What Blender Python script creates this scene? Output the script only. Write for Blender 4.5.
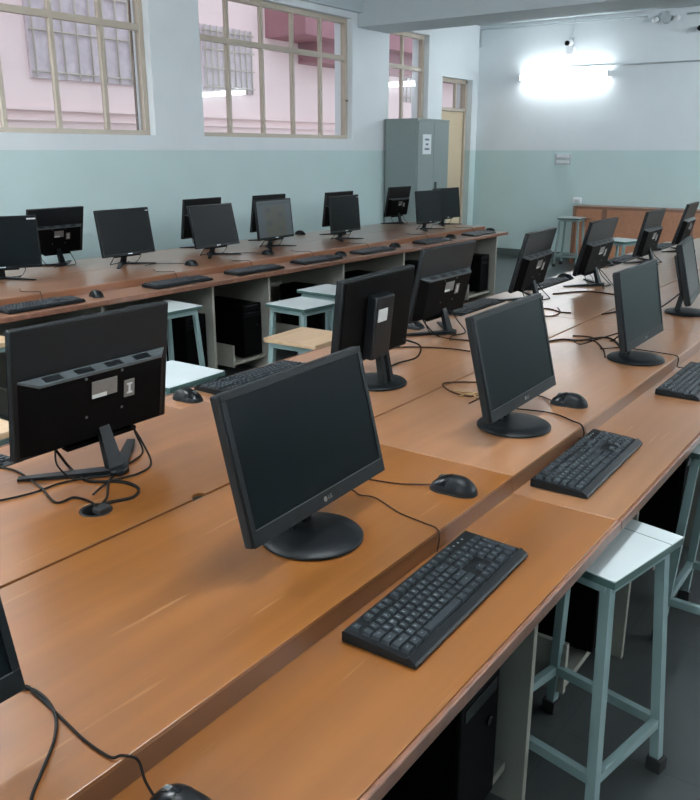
import bpy, bmesh, math, random
from mathutils import Vector, Matrix
random.seed(7)
R = math.radians
sc = bpy.context.scene
for o in list(bpy.data.objects): bpy.data.objects.remove(o)
col = sc.collection

# ------------------------------------------------------------------ camera
cd = bpy.data.cameras.new('camera'); cam = bpy.data.objects.new('camera', cd); col.objects.link(cam)
cam.location = (0, 0, 1.47); cam.rotation_euler = (R(90 - 16.987), 0, R(35.62))
cd.sensor_fit = 'HORIZONTAL'; cd.sensor_width = 36; cd.lens = 36 * 815.8 / 700; cd.clip_start = .02; cd.clip_end = 200
sc.camera = cam

# ------------------------------------------------------------------ world, exposure, lamp strengths
w = bpy.data.worlds.new('sky'); sc.world = w; w.use_nodes = True
bg = w.node_tree.nodes['Background']; bg.inputs[0].default_value = (.80, .88, 1.0, 1); bg.inputs[1].default_value = 1.7
sc.view_settings.view_transform = 'Standard'; sc.view_settings.look = 'None'
sc.view_settings.gamma = 1; sc.view_settings.exposure = 0.08; sc.view_settings.use_curve_mapping = False
ADDED_TUBE_STRENGTH = 152.0; BACK_TUBE_STRENGTH = 25.0
TUBE_COLOR = (.93, .975, 1.0)

# ------------------------------------------------------------------ materials
def mat(name, c, rough=.5, metal=0., spec=.5, noise=0., nscale=8., bump=0., emit=None, es=0., coat=0.):
    m = bpy.data.materials.new(name); m.use_nodes = True; nt = m.node_tree; b = nt.nodes['Principled BSDF']
    b.inputs['Base Color'].default_value = (*c, 1); b.inputs['Roughness'].default_value = rough
    b.inputs['Metallic'].default_value = metal; b.inputs['Specular IOR Level'].default_value = spec
    b.inputs['Coat Weight'].default_value = coat
    if noise or bump:
        tc = nt.nodes.new('ShaderNodeTexCoord'); n = nt.nodes.new('ShaderNodeTexNoise')
        n.inputs['Scale'].default_value = nscale; n.inputs['Detail'].default_value = 4
        nt.links.new(tc.outputs['Object'], n.inputs['Vector'])
        if noise:
            mx = nt.nodes.new('ShaderNodeMix'); mx.data_type = 'RGBA'
            mx.inputs[6].default_value = (*[v * (1 - noise) for v in c], 1); mx.inputs[7].default_value = (*[min(1, v * (1 + noise)) for v in c], 1)
            nt.links.new(n.outputs['Fac'], mx.inputs[0]); nt.links.new(mx.outputs[2], b.inputs['Base Color'])
        if bump:
            bp = nt.nodes.new('ShaderNodeBump'); bp.inputs['Strength'].default_value = bump; bp.inputs['Distance'].default_value = .002
            nt.links.new(n.outputs['Fac'], bp.inputs['Height']); nt.links.new(bp.outputs[0], b.inputs['Normal'])
    if emit: b.inputs['Emission Color'].default_value = (*emit, 1); b.inputs['Emission Strength'].default_value = es
    return m

def wood(name, c1, c2, rough=.28, sx=20., sy=.75, coatw=0.0, streak=True):
    m = bpy.data.materials.new(name); m.use_nodes = True; nt = m.node_tree; b = nt.nodes['Principled BSDF']
    N, Lk = nt.nodes.new, nt.links.new
    tc = N('ShaderNodeTexCoord'); oi = N('ShaderNodeObjectInfo')
    mp = N('ShaderNodeMapping'); mp.inputs['Scale'].default_value = (sx, sy, sx)
    add = N('ShaderNodeVectorMath'); add.operation = 'ADD'
    cx = N('ShaderNodeCombineXYZ'); ml = N('ShaderNodeMath'); ml.operation = 'MULTIPLY'; ml.inputs[1].default_value = 37.0
    Lk(oi.outputs['Random'], ml.inputs[0]); Lk(ml.outputs[0], cx.inputs[0]); Lk(ml.outputs[0], cx.inputs[1])
    Lk(tc.outputs['Object'], mp.inputs['Vector']); Lk(mp.outputs[0], add.inputs[0]); Lk(cx.outputs[0], add.inputs[1])
    n1 = N('ShaderNodeTexNoise'); n1.inputs['Scale'].default_value = 1.0; n1.inputs['Detail'].default_value = 3.2; n1.inputs['Distortion'].default_value = .5
    Lk(add.outputs[0], n1.inputs['Vector'])
    cr = N('ShaderNodeValToRGB'); cr.color_ramp.elements[0].position = .32; cr.color_ramp.elements[1].position = .68
    cr.color_ramp.elements[0].color = (*c1, 1); cr.color_ramp.elements[1].color = (*c2, 1)
    Lk(n1.outputs['Fac'], cr.inputs[0])
    # large soft blotches of wear
    n2 = N('ShaderNodeTexNoise'); n2.inputs['Scale'].default_value = 2.3; n2.inputs['Detail'].default_value = 3
    Lk(tc.outputs['Object'], n2.inputs['Vector'])
    mx = N('ShaderNodeMix'); mx.data_type = 'RGBA'; mx.blend_type = 'MULTIPLY'; mx.inputs[0].default_value = .35
    gr = N('ShaderNodeValToRGB'); gr.color_ramp.elements[0].position = .3; gr.color_ramp.elements[1].position = .7
    gr.color_ramp.elements[0].color = (.72, .7, .68, 1); gr.color_ramp.elements[1].color = (1, 1, 1, 1)
    Lk(n2.outputs['Fac'], gr.inputs[0]); Lk(cr.outputs[0], mx.inputs[6]); Lk(gr.outputs[0], mx.inputs[7])
    out = mx.outputs[2]
    if streak:   # pale fine flecks of the laminate print
        mp2 = N('ShaderNodeMapping'); mp2.inputs['Scale'].default_value = (70, 4.0, 70)
        Lk(tc.outputs['Object'], mp2.inputs['Vector'])
        n3 = N('ShaderNodeTexNoise'); n3.inputs['Scale'].default_value = 1.0; n3.inputs['Detail'].default_value = 1
        Lk(mp2.outputs[0], n3.inputs['Vector'])
        fr = N('ShaderNodeValToRGB'); fr.color_ramp.elements[0].position = .69; fr.color_ramp.elements[1].position = .76
        fr.color_ramp.elements[0].color = (0, 0, 0, 1); fr.color_ramp.elements[1].color = (.28, .28, .28, 1)
        Lk(n3.outputs['Fac'], fr.inputs[0])
        mx2 = N('ShaderNodeMix'); mx2.data_type = 'RGBA'; mx2.inputs[7].default_value = (.62, .36, .18, 1)
        Lk(fr.outputs[0], mx2.inputs[0]); Lk(out, mx2.inputs[6]); out = mx2.outputs[2]
    Lk(out, b.inputs['Base Color'])
    b.inputs['Roughness'].default_value = rough; b.inputs['Specular IOR Level'].default_value = 1.0
    b.inputs['Coat Weight'].default_value = .5 if streak else 0; b.inputs['Coat Roughness'].default_value = .285
    return m

def floor_mat():
    m = bpy.data.materials.new('grey_tile_floor'); m.use_nodes = True; nt = m.node_tree; b = nt.nodes['Principled BSDF']
    N, Lk = nt.nodes.new, nt.links.new
    tc = N('ShaderNodeTexCoord'); br = N('ShaderNodeTexBrick'); br.offset = 0
    br.inputs['Scale'].default_value = 1; br.inputs['Brick Width'].default_value = .6; br.inputs['Row Height'].default_value = .6
    br.inputs['Mortar Size'].default_value = .003
    br.inputs['Color1'].default_value = (.058, .065, .066, 1); br.inputs['Color2'].default_value = (.064, .071, .072, 1); br.inputs['Mortar'].default_value = (.046, .052, .052, 1)
    Lk(tc.outputs['Object'], br.inputs['Vector'])
    n = N('ShaderNodeTexNoise'); n.inputs['Scale'].default_value = 5; n.inputs['Detail'].default_value = 6
    Lk(tc.outputs['Object'], n.inputs['Vector'])
    r = N('ShaderNodeValToRGB'); r.color_ramp.elements[0].color = (.65, .65, .65, 1); r.color_ramp.elements[1].color = (1.15, 1.15, 1.15, 1)
    Lk(n.outputs['Fac'], r.inputs[0])
    mx = N('ShaderNodeMix'); mx.data_type = 'RGBA'; mx.blend_type = 'MULTIPLY'; mx.inputs[0].default_value = 1
    Lk(br.outputs['Color'], mx.inputs[6]); Lk(r.outputs[0], mx.inputs[7]); Lk(mx.outputs[2], b.inputs['Base Color'])
    b.inputs['Roughness'].default_value = .28; b.inputs['Specular IOR Level'].default_value = .6
    return m

def wall_mat():
    """painted plaster: pale blue white above 1.475 m, mint green dado below"""
    m = bpy.data.materials.new('two_tone_wall_paint'); m.use_nodes = True; nt = m.node_tree; b = nt.nodes['Principled BSDF']
    N, Lk = nt.nodes.new, nt.links.new
    g = N('ShaderNodeNewGeometry'); sp = N('ShaderNodeSeparateXYZ'); Lk(g.outputs['Position'], sp.inputs[0])
    n = N('ShaderNodeTexNoise'); n.inputs['Scale'].default_value = 3.; n.inputs['Detail'].default_value = 5; Lk(g.outputs['Position'], n.inputs['Vector'])
    gt = N('ShaderNodeMath'); gt.operation = 'GREATER_THAN'; gt.inputs[1].default_value = 1.475; Lk(sp.outputs['Z'], gt.inputs[0])
    mx = N('ShaderNodeMix'); mx.data_type = 'RGBA'; mx.inputs[6].default_value = (.58, .725, .725, 1); mx.inputs[7].default_value = (.78, .83, .86, 1)
    Lk(gt.outputs[0], mx.inputs[0])
    r = N('ShaderNodeValToRGB'); r.color_ramp.elements[0].color = (.93, .93, .93, 1); r.color_ramp.elements[1].color = (1.03, 1.03, 1.03, 1)
    Lk(n.outputs['Fac'], r.inputs[0])
    m2 = N('ShaderNodeMix'); m2.data_type = 'RGBA'; m2.blend_type = 'MULTIPLY'; m2.inputs[0].default_value = 1
    Lk(mx.outputs[2], m2.inputs[6]); Lk(r.outputs[0], m2.inputs[7]); Lk(m2.outputs[2], b.inputs['Base Color'])
    b.inputs['Roughness'].default_value = .5; b.inputs['Specular IOR Level'].default_value = .35
    bp = N('ShaderNodeBump'); bp.inputs['Strength'].default_value = .15; bp.inputs['Distance'].default_value = .004
    Lk(n.outputs['Fac'], bp.inputs['Height']); Lk(bp.outputs[0], b.inputs['Normal'])
    return m

def glass_mat():
    m = bpy.data.materials.new('window_glass'); m.use_nodes = True; nt = m.node_tree; nt.nodes.clear()
    N, Lk = nt.nodes.new, nt.links.new
    o = N('ShaderNodeOutputMaterial'); mx = N('ShaderNodeMixShader'); t = N('ShaderNodeBsdfTransparent'); g = N('ShaderNodeBsdfGlossy')
    t.inputs[0].default_value = (.93, .95, .95, 1); g.inputs['Roughness'].default_value = .03
    lw = N('ShaderNodeLayerWeight'); lw.inputs[0].default_value = .5      # facing = 1 - cos
    pw = N('ShaderNodeMath'); pw.operation = 'POWER'; pw.inputs[1].default_value = 4.5; Lk(lw.outputs['Facing'], pw.inputs[0])
    f = N('ShaderNodeMath'); f.operation = 'MULTIPLY_ADD'; f.inputs[1].default_value = .92; f.inputs[2].default_value = .045; Lk(pw.outputs[0], f.inputs[0])
    Lk(f.outputs[0], mx.inputs[0]); Lk(t.outputs[0], mx.inputs[1]); Lk(g.outputs[0], mx.inputs[2]); Lk(mx.outputs[0], o.inputs[0])
    return m

M = {}
M['wall'] = wall_mat(); M['floor'] = floor_mat(); M['glass'] = glass_mat()
M['ceil'] = mat('ceiling_paint', (.56, .63, .66), .7, noise=.05, nscale=2)
M['wood'] = wood('laminate_teak', (.195, .066, .010), (.265, .094, .017))
M['wood_mid'] = wood('pale_teak_laminate', (.30, .138, .060), (.38, .180, .085))
M['riser_mid'] = wood('pale_teak_riser', (.19, .092, .048), (.24, .12, .065), .32, streak=False)
M['panel_lit'] = mat('lit_grey_laminate', (.36, .355, .31), .45, noise=.06, nscale=5)  # same grey panel laminate, paler for the light on the window row
M['wood_far'] = wood('brown_laminate_far', (.25, .115, .060), (.32, .150, .082))  # greyer brown than the near desks
M['riser_far'] = wood('brown_riser_far', (.19, .070, .028), (.25, .095, .040), .32, streak=False)
M['wood_edge'] = wood('laminate_riser', (.14, .052, .018), (.185, .072, .026), .32, streak=False)
M['band'] = mat('worn_edge_band', (.17, .075, .045), .35, noise=.6, nscale=30)
M['panel'] = mat('shaded_grey_laminate', (.20, .20, .175), .45, noise=.06, nscale=5)  # panel laminate darkened for the shade under the centre row
M['panel_edge'] = mat('pale_board_edge', (.34, .32, .27), .5, noise=.1, nscale=30)
M['black'] = mat('black_plastic', (.0042, .0058, .0072), .42, spec=.22, noise=.15, nscale=60)
M['black2'] = mat('matt_black_plastic', (.0016, .0015, .0017), .6, spec=.06, noise=.15, nscale=60)
M['gloss'] = mat('glossy_black_plastic', (.004, .005, .0065), .25, spec=.2, noise=.05, nscale=60)
M['screen'] = mat('lcd_off', (.0018, .0038, .0048), .30, spec=.11, noise=.05, nscale=3)
M['key'] = mat('key_plastic', (.020, .026, .031), .42, spec=.3, noise=.1, nscale=90)
M['legend'] = mat('key_print', (.20, .23, .25), .5, noise=.03)
M['silver'] = mat('silver_badge', (.62, .66, .7), .3, .6, noise=.05)
M['label'] = mat('silver_label', (.17, .165, .155), .45, .2, noise=.2, nscale=120)
M['white'] = mat('white_sticker', (.52, .54, .54), .5, noise=.03)
M['ledge'] = mat('vented_plastic', (.055, .066, .072), .5, noise=.2, nscale=60)
M['cable'] = mat('cable_rubber', (.006, .005, .005), .6, spec=.15, noise=.1, nscale=40)
M['cableb'] = mat('brown_cable_rubber', (.035, .016, .010), .6, spec=.2, noise=.1, nscale=40)
M['gold'] = mat('twisted_tie', (.30, .20, .09), .5, noise=.1)
M['mint'] = mat('mint_painted_steel', (.205, .29, .288), .38, noise=.08, nscale=14)
M['lam_white'] = mat('white_laminate_seat', (.56, .62, .63), .22, noise=.05, nscale=9)
M['lam_edge'] = mat('dark_green_edge', (.05, .10, .09), .4, noise=.2, nscale=30)
M['pine'] = wood('pale_wood_seat', (.50, .33, .19), (.62, .43, .26), .4, streak=False)
M['rubber'] = mat('black_rubber', (.012, .012, .012), .7, noise=.1)
M['almirah'] = mat('grey_green_steel', (.25, .30, .295), .35, noise=.07, nscale=3)
M['almirah_dark'] = mat('dark_door_gap', (.05, .07, .07), .5, noise=.1)
M['paper'] = mat('printed_paper', (.78, .83, .85), .6, noise=.03)
M['ink'] = mat('printed_ink', (.15, .17, .24), .6, noise=.05)
M['frame'] = mat('beige_window_paint', (.52, .45, .37), .45, noise=.08, nscale=12)
M['frame_dark'] = mat('brown_window_edge', (.20, .13, .10), .5, noise=.1)
M['door'] = mat('cream_door_paint', (.66, .53, .36), .4, noise=.05, nscale=4)
M['pink'] = mat('pink_plaster', (.86, .66, .64), .8, noise=.05, nscale=.8)
M['maroon'] = mat('maroon_plaster', (.34, .15, .17), .8, noise=.25, nscale=3)
M['shutter'] = mat('grey_window_bars', (.60, .50, .53), .6, noise=.3, nscale=9)
M['court'] = mat('courtyard_concrete', (.40, .38, .35), .85, noise=.15, nscale=1)
M['skirt'] = mat('dark_skirting_tile', (.10, .125, .125), .35, noise=.1)
M['pvc'] = mat('grey_white_pvc', (.50, .55, .57), .45, noise=.05)
M['fixture'] = mat('white_lamp_housing', (.75, .78, .8), .4, noise=.03)
M['tube'] = mat('lit_tube_added', (1, 1, 1), .5, noise=.01, emit=TUBE_COLOR, es=ADDED_TUBE_STRENGTH)  # glow of the added, unseen tubes
M['tube_back'] = mat('lit_tube_back_wall', (1, 1, 1), .5, noise=.01, emit=TUBE_COLOR, es=BACK_TUBE_STRENGTH)
M['orange'] = wood('orange_laminate', (.42, .17, .08), (.50, .21, .10), .4, streak=False)
M['orange_dark'] = wood('dark_orange_laminate', (.20, .085, .045), (.26, .11, .055), .4, streak=False)

# ------------------------------------------------------------------ mesh builder
class MB:
    def __init__(s): s.bm = bmesh.new(); s.mats = []
    def mi(s, m):
        if m not in s.mats: s.mats.append(m)
        return s.mats.index(m)
    def add(s, verts, faces, m=None, mtx=None, smooth=False):
        k = s.mi(m) if m else 0
        vs = [s.bm.verts.new(mtx @ Vector(v) if mtx else v) for v in verts]
        for f in faces:
            try:
                fc = s.bm.faces.new([vs[i] for i in f]); fc.material_index = k; fc.smooth = smooth
            except ValueError: pass
        return vs
    def box(s, x0, x1, y0, y1, z0, z1, m=None, bev=0., mtx=None, seg=2):
        k = s.mi(m) if m else 0
        t = bmesh.new()
        vs = [t.verts.new((x, y, z)) for x in (x0, x1) for y in (y0, y1) for z in (z0, z1)]
        for f in ((0,1,3,2),(4,6,7,5),(0,4,5,1),(2,3,7,6),(0,2,6,4),(1,5,7,3)): t.faces.new([vs[i] for i in f])
        sm = set()
        if bev:
            t.normal_update(); flat = [f.normal.copy() for f in t.faces]
            bmesh.ops.bevel(t, geom=list(t.edges), offset=bev, segments=seg, profile=.5, affect='EDGES')
            t.normal_update(); sm = {f for f in t.faces if max(f.normal.dot(q) for q in flat) < .9995}
        s.merge(t, k, mtx, sm)
    def merge(s, t, k, mtx=None, smooth=()):
        mp = {v: s.bm.verts.new(mtx @ v.co if mtx else v.co) for v in t.verts}
        for f in t.faces:
            nf = s.bm.faces.new([mp[v] for v in f.verts]); nf.material_index = k; nf.smooth = f in smooth
        t.free()
    def cyl(s, p0, p1, r0, r1=None, n=16, m=None, caps=True, smooth=True):
        r1 = r0 if r1 is None else r1
        p0, p1 = Vector(p0), Vector(p1); d = (p1 - p0).normalized()
        u = d.orthogonal().normalized(); v = d.cross(u); k = s.mi(m) if m else 0
        a = [s.bm.verts.new(p0 + (u*math.cos(t) + v*math.sin(t))*r0) for t in [2*math.pi*i/n for i in range(n)]]
        b = [s.bm.verts.new(p1 + (u*math.cos(t) + v*math.sin(t))*r1) for t in [2*math.pi*i/n for i in range(n)]]
        for i in range(n):
            f = s.bm.faces.new([a[i], a[(i+1)%n], b[(i+1)%n], b[i]]); f.smooth = smooth; f.material_index = k
        if caps:
            f = s.bm.faces.new(a[::-1]); f.material_index = k; f = s.bm.faces.new(b); f.material_index = k
    def lathe(s, prof, n=40, m=None, sx=1., sy=1., mtx=None):
        k = s.mi(m) if m else 0; rings = []
        for r, z in prof:
            if r < 1e-6:
                v = Vector((0, 0, z)); rings.append([s.bm.verts.new(mtx @ v if mtx else v)])
            else:
                rr = []
                for i in range(n):
                    v = Vector((r*sx*math.cos(2*math.pi*i/n), r*sy*math.sin(2*math.pi*i/n), z)); rr.append(s.bm.verts.new(mtx @ v if mtx else v))
                rings.append(rr)
        for a, b in zip(rings, rings[1:]):
            for i in range(n):
                j = (i+1) % n
                q = [a[i % len(a)], a[j % len(a)], b[j % len(b)], b[i % len(b)]]
                q = list(dict.fromkeys(q))
                if len(q) > 2:
                    f = s.bm.faces.new(q); f.smooth = True; f.material_index = k
    def tube(s, pts, r, n=8, m=None, sub=8, smooth_path=True):
        k = s.mi(m) if m else 0
        P = spline([Vector(p) for p in pts], sub) if smooth_path and len(pts) > 2 else [Vector(p) for p in pts]
        u = None; prev = None; first = None
        for i, p in enumerate(P):
            d = (P[min(i+1, len(P)-1)] - P[max(i-1, 0)])
            if d.length < 1e-9: d = Vector((0,0,1))
            d.normalize()
            u = d.orthogonal().normalized() if u is None else (u - d*u.dot(d)).normalized()
            v = d.cross(u)
            ring = [s.bm.verts.new(p + (u*math.cos(2*math.pi*j/n) + v*math.sin(2*math.pi*j/n))*r) for j in range(n)]
            if prev:
                for j in range(n):
                    f = s.bm.faces.new([prev[j], prev[(j+1)%n], ring[(j+1)%n], ring[j]]); f.smooth = True; f.material_index = k
            else: first = ring
            prev = ring
        f = s.bm.faces.new(first[::-1]); f.material_index = k; f = s.bm.faces.new(prev); f.material_index = k
    def prism(s, poly, z0, z1, m=None, bev=0., mtx=None):
        k = s.mi(m) if m else 0; t = bmesh.new()
        a = [t.verts.new((x, y, z0)) for x, y in poly]; b = [t.verts.new((x, y, z1)) for x, y in poly]; n = len(poly)
        t.faces.new(a[::-1]); t.faces.new(b)
        for i in range(n): t.faces.new([a[i], a[(i+1)%n], b[(i+1)%n], b[i]])
        bmesh.ops.recalc_face_normals(t, faces=t.faces)
        sm = set()
        if bev:
            t.normal_update(); flat = [f.normal.copy() for f in t.faces]
            bmesh.ops.bevel(t, geom=list(t.edges), offset=bev, segments=2, profile=.5, affect='EDGES')
            t.normal_update(); sm = {f for f in t.faces if max(f.normal.dot(q) for q in flat) < .9995}
        s.merge(t, k, mtx, sm)
    def build(s, name, m=None, parent=None, loc=None, auto=True):
        me = bpy.data.meshes.new(name); bmesh.ops.recalc_face_normals(s.bm, faces=s.bm.faces)
        s.bm.to_mesh(me); s.bm.free()
        if s.mats:
            for q in s.mats: me.materials.append(q)
        if m and not s.mats: me.materials.append(m)
        o = bpy.data.objects.new(name, me); col.objects.link(o)
        if parent: o.parent = parent
        if loc: o.location = loc
        if any(p.use_smooth for p in me.polygons):
            keep = [p.use_smooth for p in me.polygons]
            me.set_sharp_from_angle(angle=R(40)); me.polygons.foreach_set('use_smooth', keep); me.update()
        return o

def spline(P, sub):
    out = []
    for i in range(len(P)-1):
        p0, p1, p2, p3 = P[max(i-1, 0)], P[i], P[i+1], P[min(i+2, len(P)-1)]
        for j in range(sub):
            t = j/sub
            out.append(.5*((2*p1) + (-p0+p2)*t + (2*p0-5*p1+4*p2-p3)*t*t + (-p0+3*p1-3*p2+p3)*t**3))
    out.append(P[-1]); return out

def empty(name, loc=(0,0,0), rz=0.):
    o = bpy.data.objects.new(name, None); col.objects.link(o); o.location = loc; o.rotation_euler = (0, 0, rz); o.empty_display_size = .1; return o
def tag(o, label=None, cat=None, group=None, kind=None):
    if label: o['label'] = label
    if cat: o['category'] = cat
    if group: o['group'] = group
    if kind: o['kind'] = kind
    return o
KIDS = {}
def kids(o): return [c for c in o.children]
def copy_tree(o, parent=None):
    c = o.copy(); col.objects.link(c)
    if parent: c.parent = parent
    for ch in kids(o): copy_tree(ch, c)
    return c
def struct(o): o['kind'] = 'structure'; return o
def text_mesh(name, body, size, m, parent, mtx, extrude=.0002):
    c = bpy.data.curves.new(name, 'FONT'); c.body = body; c.size = size; c.extrude = extrude; c.align_x = 'CENTER'; c.align_y = 'CENTER'; c.resolution_u = 2
    o = bpy.data.objects.new(name, c)
    me = bpy.data.meshes.new_from_object(o); me.transform(mtx); bpy.data.objects.remove(o); bpy.data.curves.remove(c)
    me.materials.clear(); me.materials.append(m)
    o = bpy.data.objects.new(name, me); col.objects.link(o); o.parent = parent
    return o

# ------------------------------------------------------------------ the room
X0, X1, Y0, Y1, ZC = -5.77, 2.7, -2.8, 11.2, 3.14
b = MB(); b.box(X0-.25, X1+.2, Y0-.2, Y1+.2, -.1, 0); struct(b.build('floor', M['floor']))
b = MB(); b.box(X0-.25, X1+.2, Y0-.2, Y1+.2, ZC, ZC+.15); struct(b.build('ceiling', M['ceil']))
b = MB(); b.box(X0-.25, X1+.2, Y1, Y1+.2, 0, ZC); struct(b.build('wall_back', M['wall']))
b = MB(); b.box(X1, X1+.2, Y0, Y1, 0, ZC); struct(b.build('wall_right', M['wall']))
b = MB(); b.box(X0-.25, X1+.2, Y0-.2, Y0, 0, ZC); struct(b.build('wall_front', M['wall']))
SILL, HEAD = 1.60, 2.88
wins = [(2.62, 5.13), (5.72, 8.10), (8.86, 9.80)]
DOOR = (10.17, 11.03, 2.42)
b = MB(); ys = Y0; XI = X0-.25
for (a, c) in wins:
    b.box(XI, X0, ys, a, 0, ZC)
    b.box(XI, X0, a, c, 0, SILL); b.box(XI, X0, a, c, HEAD, ZC); ys = c
b.box(XI, X0, ys, DOOR[0], 0, ZC); b.box(XI, X0, DOOR[0], DOOR[1], DOOR[2], ZC); b.box(XI, X0, DOOR[1], Y1, 0, ZC)
struct(b.build('wall_left', M['wall']))
# beams
b = MB(); b.box(X0, X1, 8.2, 8.82, 2.80, ZC, bev=.006); struct(b.build('trim_1', M['ceil']))
b = MB(); b.box(X0, X0+.06, Y0, 8.2, 2.945, ZC, bev=.004); struct(b.build('trim_2', M['ceil']))
b = MB(); b.box(X0, X1, Y1-.012, Y1, 0, .10, bev=.002); struct(b.build('baseboard_back', M['skirt']))
b = MB(); b.box(X0, X0+.012, Y0, DOOR[0]-.05, 0, .10, bev=.002); struct(b.build('baseboard_left', M['skirt']))

def window(n, a, c, mull, transom=2.47):
    XF = X0-.10; t = .022
    b = MB()
    for y0_, y1_, z0_, z1_ in ((a+.001, a+.05, SILL+.001, HEAD-.001), (c-.05, c-.001, SILL+.001, HEAD-.001), (a+.04, c-.04, SILL+.001, SILL+.04), (a+.04, c-.04, HEAD-.05, HEAD-.001)):
        b.box(XF-.03, XF+(.03 if y1_-y0_ < .06 else .029), y0_, y1_, z0_, z1_, bev=.002)
    fr = struct(b.build('window_%d' % n, M['frame']))
    for y in mull:
        b = MB(); b.box(XF-.018, XF+.022, y-.019, y+.019, SILL+.04, HEAD-.05, bev=.003); b.build('mullion', M['frame'], fr)
    b = MB(); b.box(XF-.02, XF+.026, a+.05, c-.05, transom-.026, transom+.026, bev=.003); b.build('transom', M['frame'], fr)
    b = MB(); b.box(XF-.004, XF, a+.05, c-.05, SILL+.04, HEAD-.05); g = b.build('pane', M['glass'], fr)
    b = MB(); b.box(X0-.24, X0-.13, a, c, SILL, SILL+.012); b.build('sill', M['frame'], fr)
    return fr
f1_ = window(1, *wins[0], [2.78, 3.26, 3.74, 4.22, 4.69])
b = MB(); b.box(X0-.15, X0-.13, 5.045, 5.057, SILL+.04, HEAD-.05); b.build('casement_edge', M['frame_dark'], f1_)
f2_ = window(2, *wins[1], [6.17, 6.66, 7.14, 7.62])
b = MB(); b.cyl((X0-.07, 8.07, 2.02), (X0-.045, 8.07, 2.02), .010); b.build('latch', M['frame_dark'], f2_)
window(3, *wins[2], [9.30])

# door with glazed fanlight
XF = X0-.12
b = MB()
for y0_, y1_, z0_, z1_ in ((DOOR[0], DOOR[0]+.06, 0, DOOR[2]), (DOOR[1]-.05, DOOR[1], 0, DOOR[2]), (DOOR[0], DOOR[1], DOOR[2]-.05, DOOR[2]), (DOOR[0], DOOR[1], 2.0, 2.04)):
    b.box(XF-.05, XF+.04, y0_, y1_, z0_, z1_, bev=.003)
dr = struct(b.build('door_1', M['frame']))
b = MB(); b.box(XF-.03, XF+.01, DOOR[0]+.06, DOOR[1]-.05, .01, 1.995, bev=.003)
for z0_, z1_ in ((.25, .85), (1.0, 1.8)): b.box(XF+.008, XF+.016, DOOR[0]+.2, DOOR[1]-.2, z0_, z1_, bev=.003)
b.build('door_leaf', M['door'], dr)
b = MB(); b.box(XF-.004, XF, DOOR[0]+.06, DOOR[1]-.05, 2.04, DOOR[2]-.05); b.build('pane', M['glass'], dr)
b = MB(); b.box(XF-.02, XF+.02, 10.72, 10.75, 2.04, DOOR[2]-.05); b.build('mullion', M['frame'], dr)

# ------------------------------------------------------------------ outside the windows
b = MB(); b.box(-40, XI-.01, -20, 45, -.3, -.1); struct(b.build('courtyard_ground', M['court']))
bl = empty('building', (-10.2, 0, -.1)); tag(bl, 'pink plastered building with grey barred windows outside', 'building')
b = MB(); b.box(-4, 0, -12, 34, 0, 7.5); b.box(0, .07, -12, 34, 2.09, 2.13); b.box(0, .05, -12, 34, 1.96, 1.99)
for y in (6.3, 9.4, 14.6): b.box(0, .04, y, y+.10, 0, 7.5)
b.build('facade', M['pink'], bl)
for (a, c, z0_, z1_) in ((6.95, 8.9, 2.5, 4.2), (10.1, 11.3, 2.5, 3.5), (3.2, 4.6, 2.5, 4.2), (16.2, 17.6, 2.6, 3.7)):
    b = MB(); b.box(0, .05, a, c, z0_, z1_)
    wn = b.build('barred_window', M['shutter'], bl)
    b = MB()
    for i in range(9): y = a + .06 + (c-a-.12)*i/8; b.cyl((.08, y, z0_), (.08, y, z1_), .012, n=8)
    for i in range(4): z = z0_ + .08 + (z1_-z0_-.16)*i/3; b.cyl((.08, a, z), (.08, c, z), .012, n=8)
    b.build('window_bars', M['frame'], wn)
b = MB(); b.box(0, .9, 11.7, 24, 3.45, 3.95); b.box(0, .5, 12.6, 24, 3.1, 3.45); b.build('balcony_band', M['maroon'], bl)

# ------------------------------------------------------------------ tube lights seen and added, wall fittings
def tube_light(loc, along, out, label, back=False):
    """along: unit vector of the tube; out: unit vector away from the wall"""
    t = empty('tube_light', loc); tag(t, label, 'light', 'tube lights')
    a, o_ = Vector(along), Vector(out)
    m = Matrix((a, o_, Vector((0,0,1)))).transposed().to_4x4()
    b = MB(); b.box(-.62, .62, 0.002, .045, -.022, .022, bev=.004, mtx=m); b.build('housing', M['fixture'], t)
    for s in (-1, 1):
        b = MB(); b.box(s*.612-.012, s*.612+.012, .02, .125, -.038, .038, bev=.004, mtx=m); b.build('end_cap', M['fixture'], t)
    b = MB(); b.cyl(m @ Vector((-.60, .085, 0)), m @ Vector((.60, .085, 0)), .036, n=16); b.build('tube', M['tube_back'] if back else M['tube'], t)
tube_light((-4.475, Y1, 2.43), (1,0,0), (0,-1,0), 'glowing white tube light on the back wall beneath the camera', True)
tube_light((-1.0, Y1, 2.43), (1,0,0), (0,-1,0), 'tube light on the back wall beyond the right picture edge', True)
for y, q in ((4.4, 'nearer the viewer'), (8.0, 'nearer the back wall')): tube_light((X1, y, 2.45), (0,1,0), (-1,0,0), 'added unseen tube light on the right hand wall, ' + q)  # unseen pair added to brighten the window wall and back wall
def added_ceiling_tube(loc, along, label):  # unseen tubes added to light desks and walls from above
    t = empty('tube_light', loc); tag(t, label, 'light', 'tube lights')
    a = Vector(along); o_ = Vector((0, 0, -1)); m = Matrix((a, o_, a.cross(o_))).transposed().to_4x4()
    b = MB(); b.box(-.62, .62, 0.0, .045, -.022, .022, bev=.004, mtx=m); b.build('housing', M['fixture'], t)
    for s in (-1, 1):
        b = MB(); b.box(s*.612-.012, s*.612+.012, .02, .125, -.038, .038, bev=.004, mtx=m); b.build('end_cap', M['fixture'], t)
    b = MB(); b.cyl(m @ Vector((-.60, .085, 0)), m @ Vector((.60, .085, 0)), .036, n=16); b.build('tube', M['tube'], t)
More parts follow.
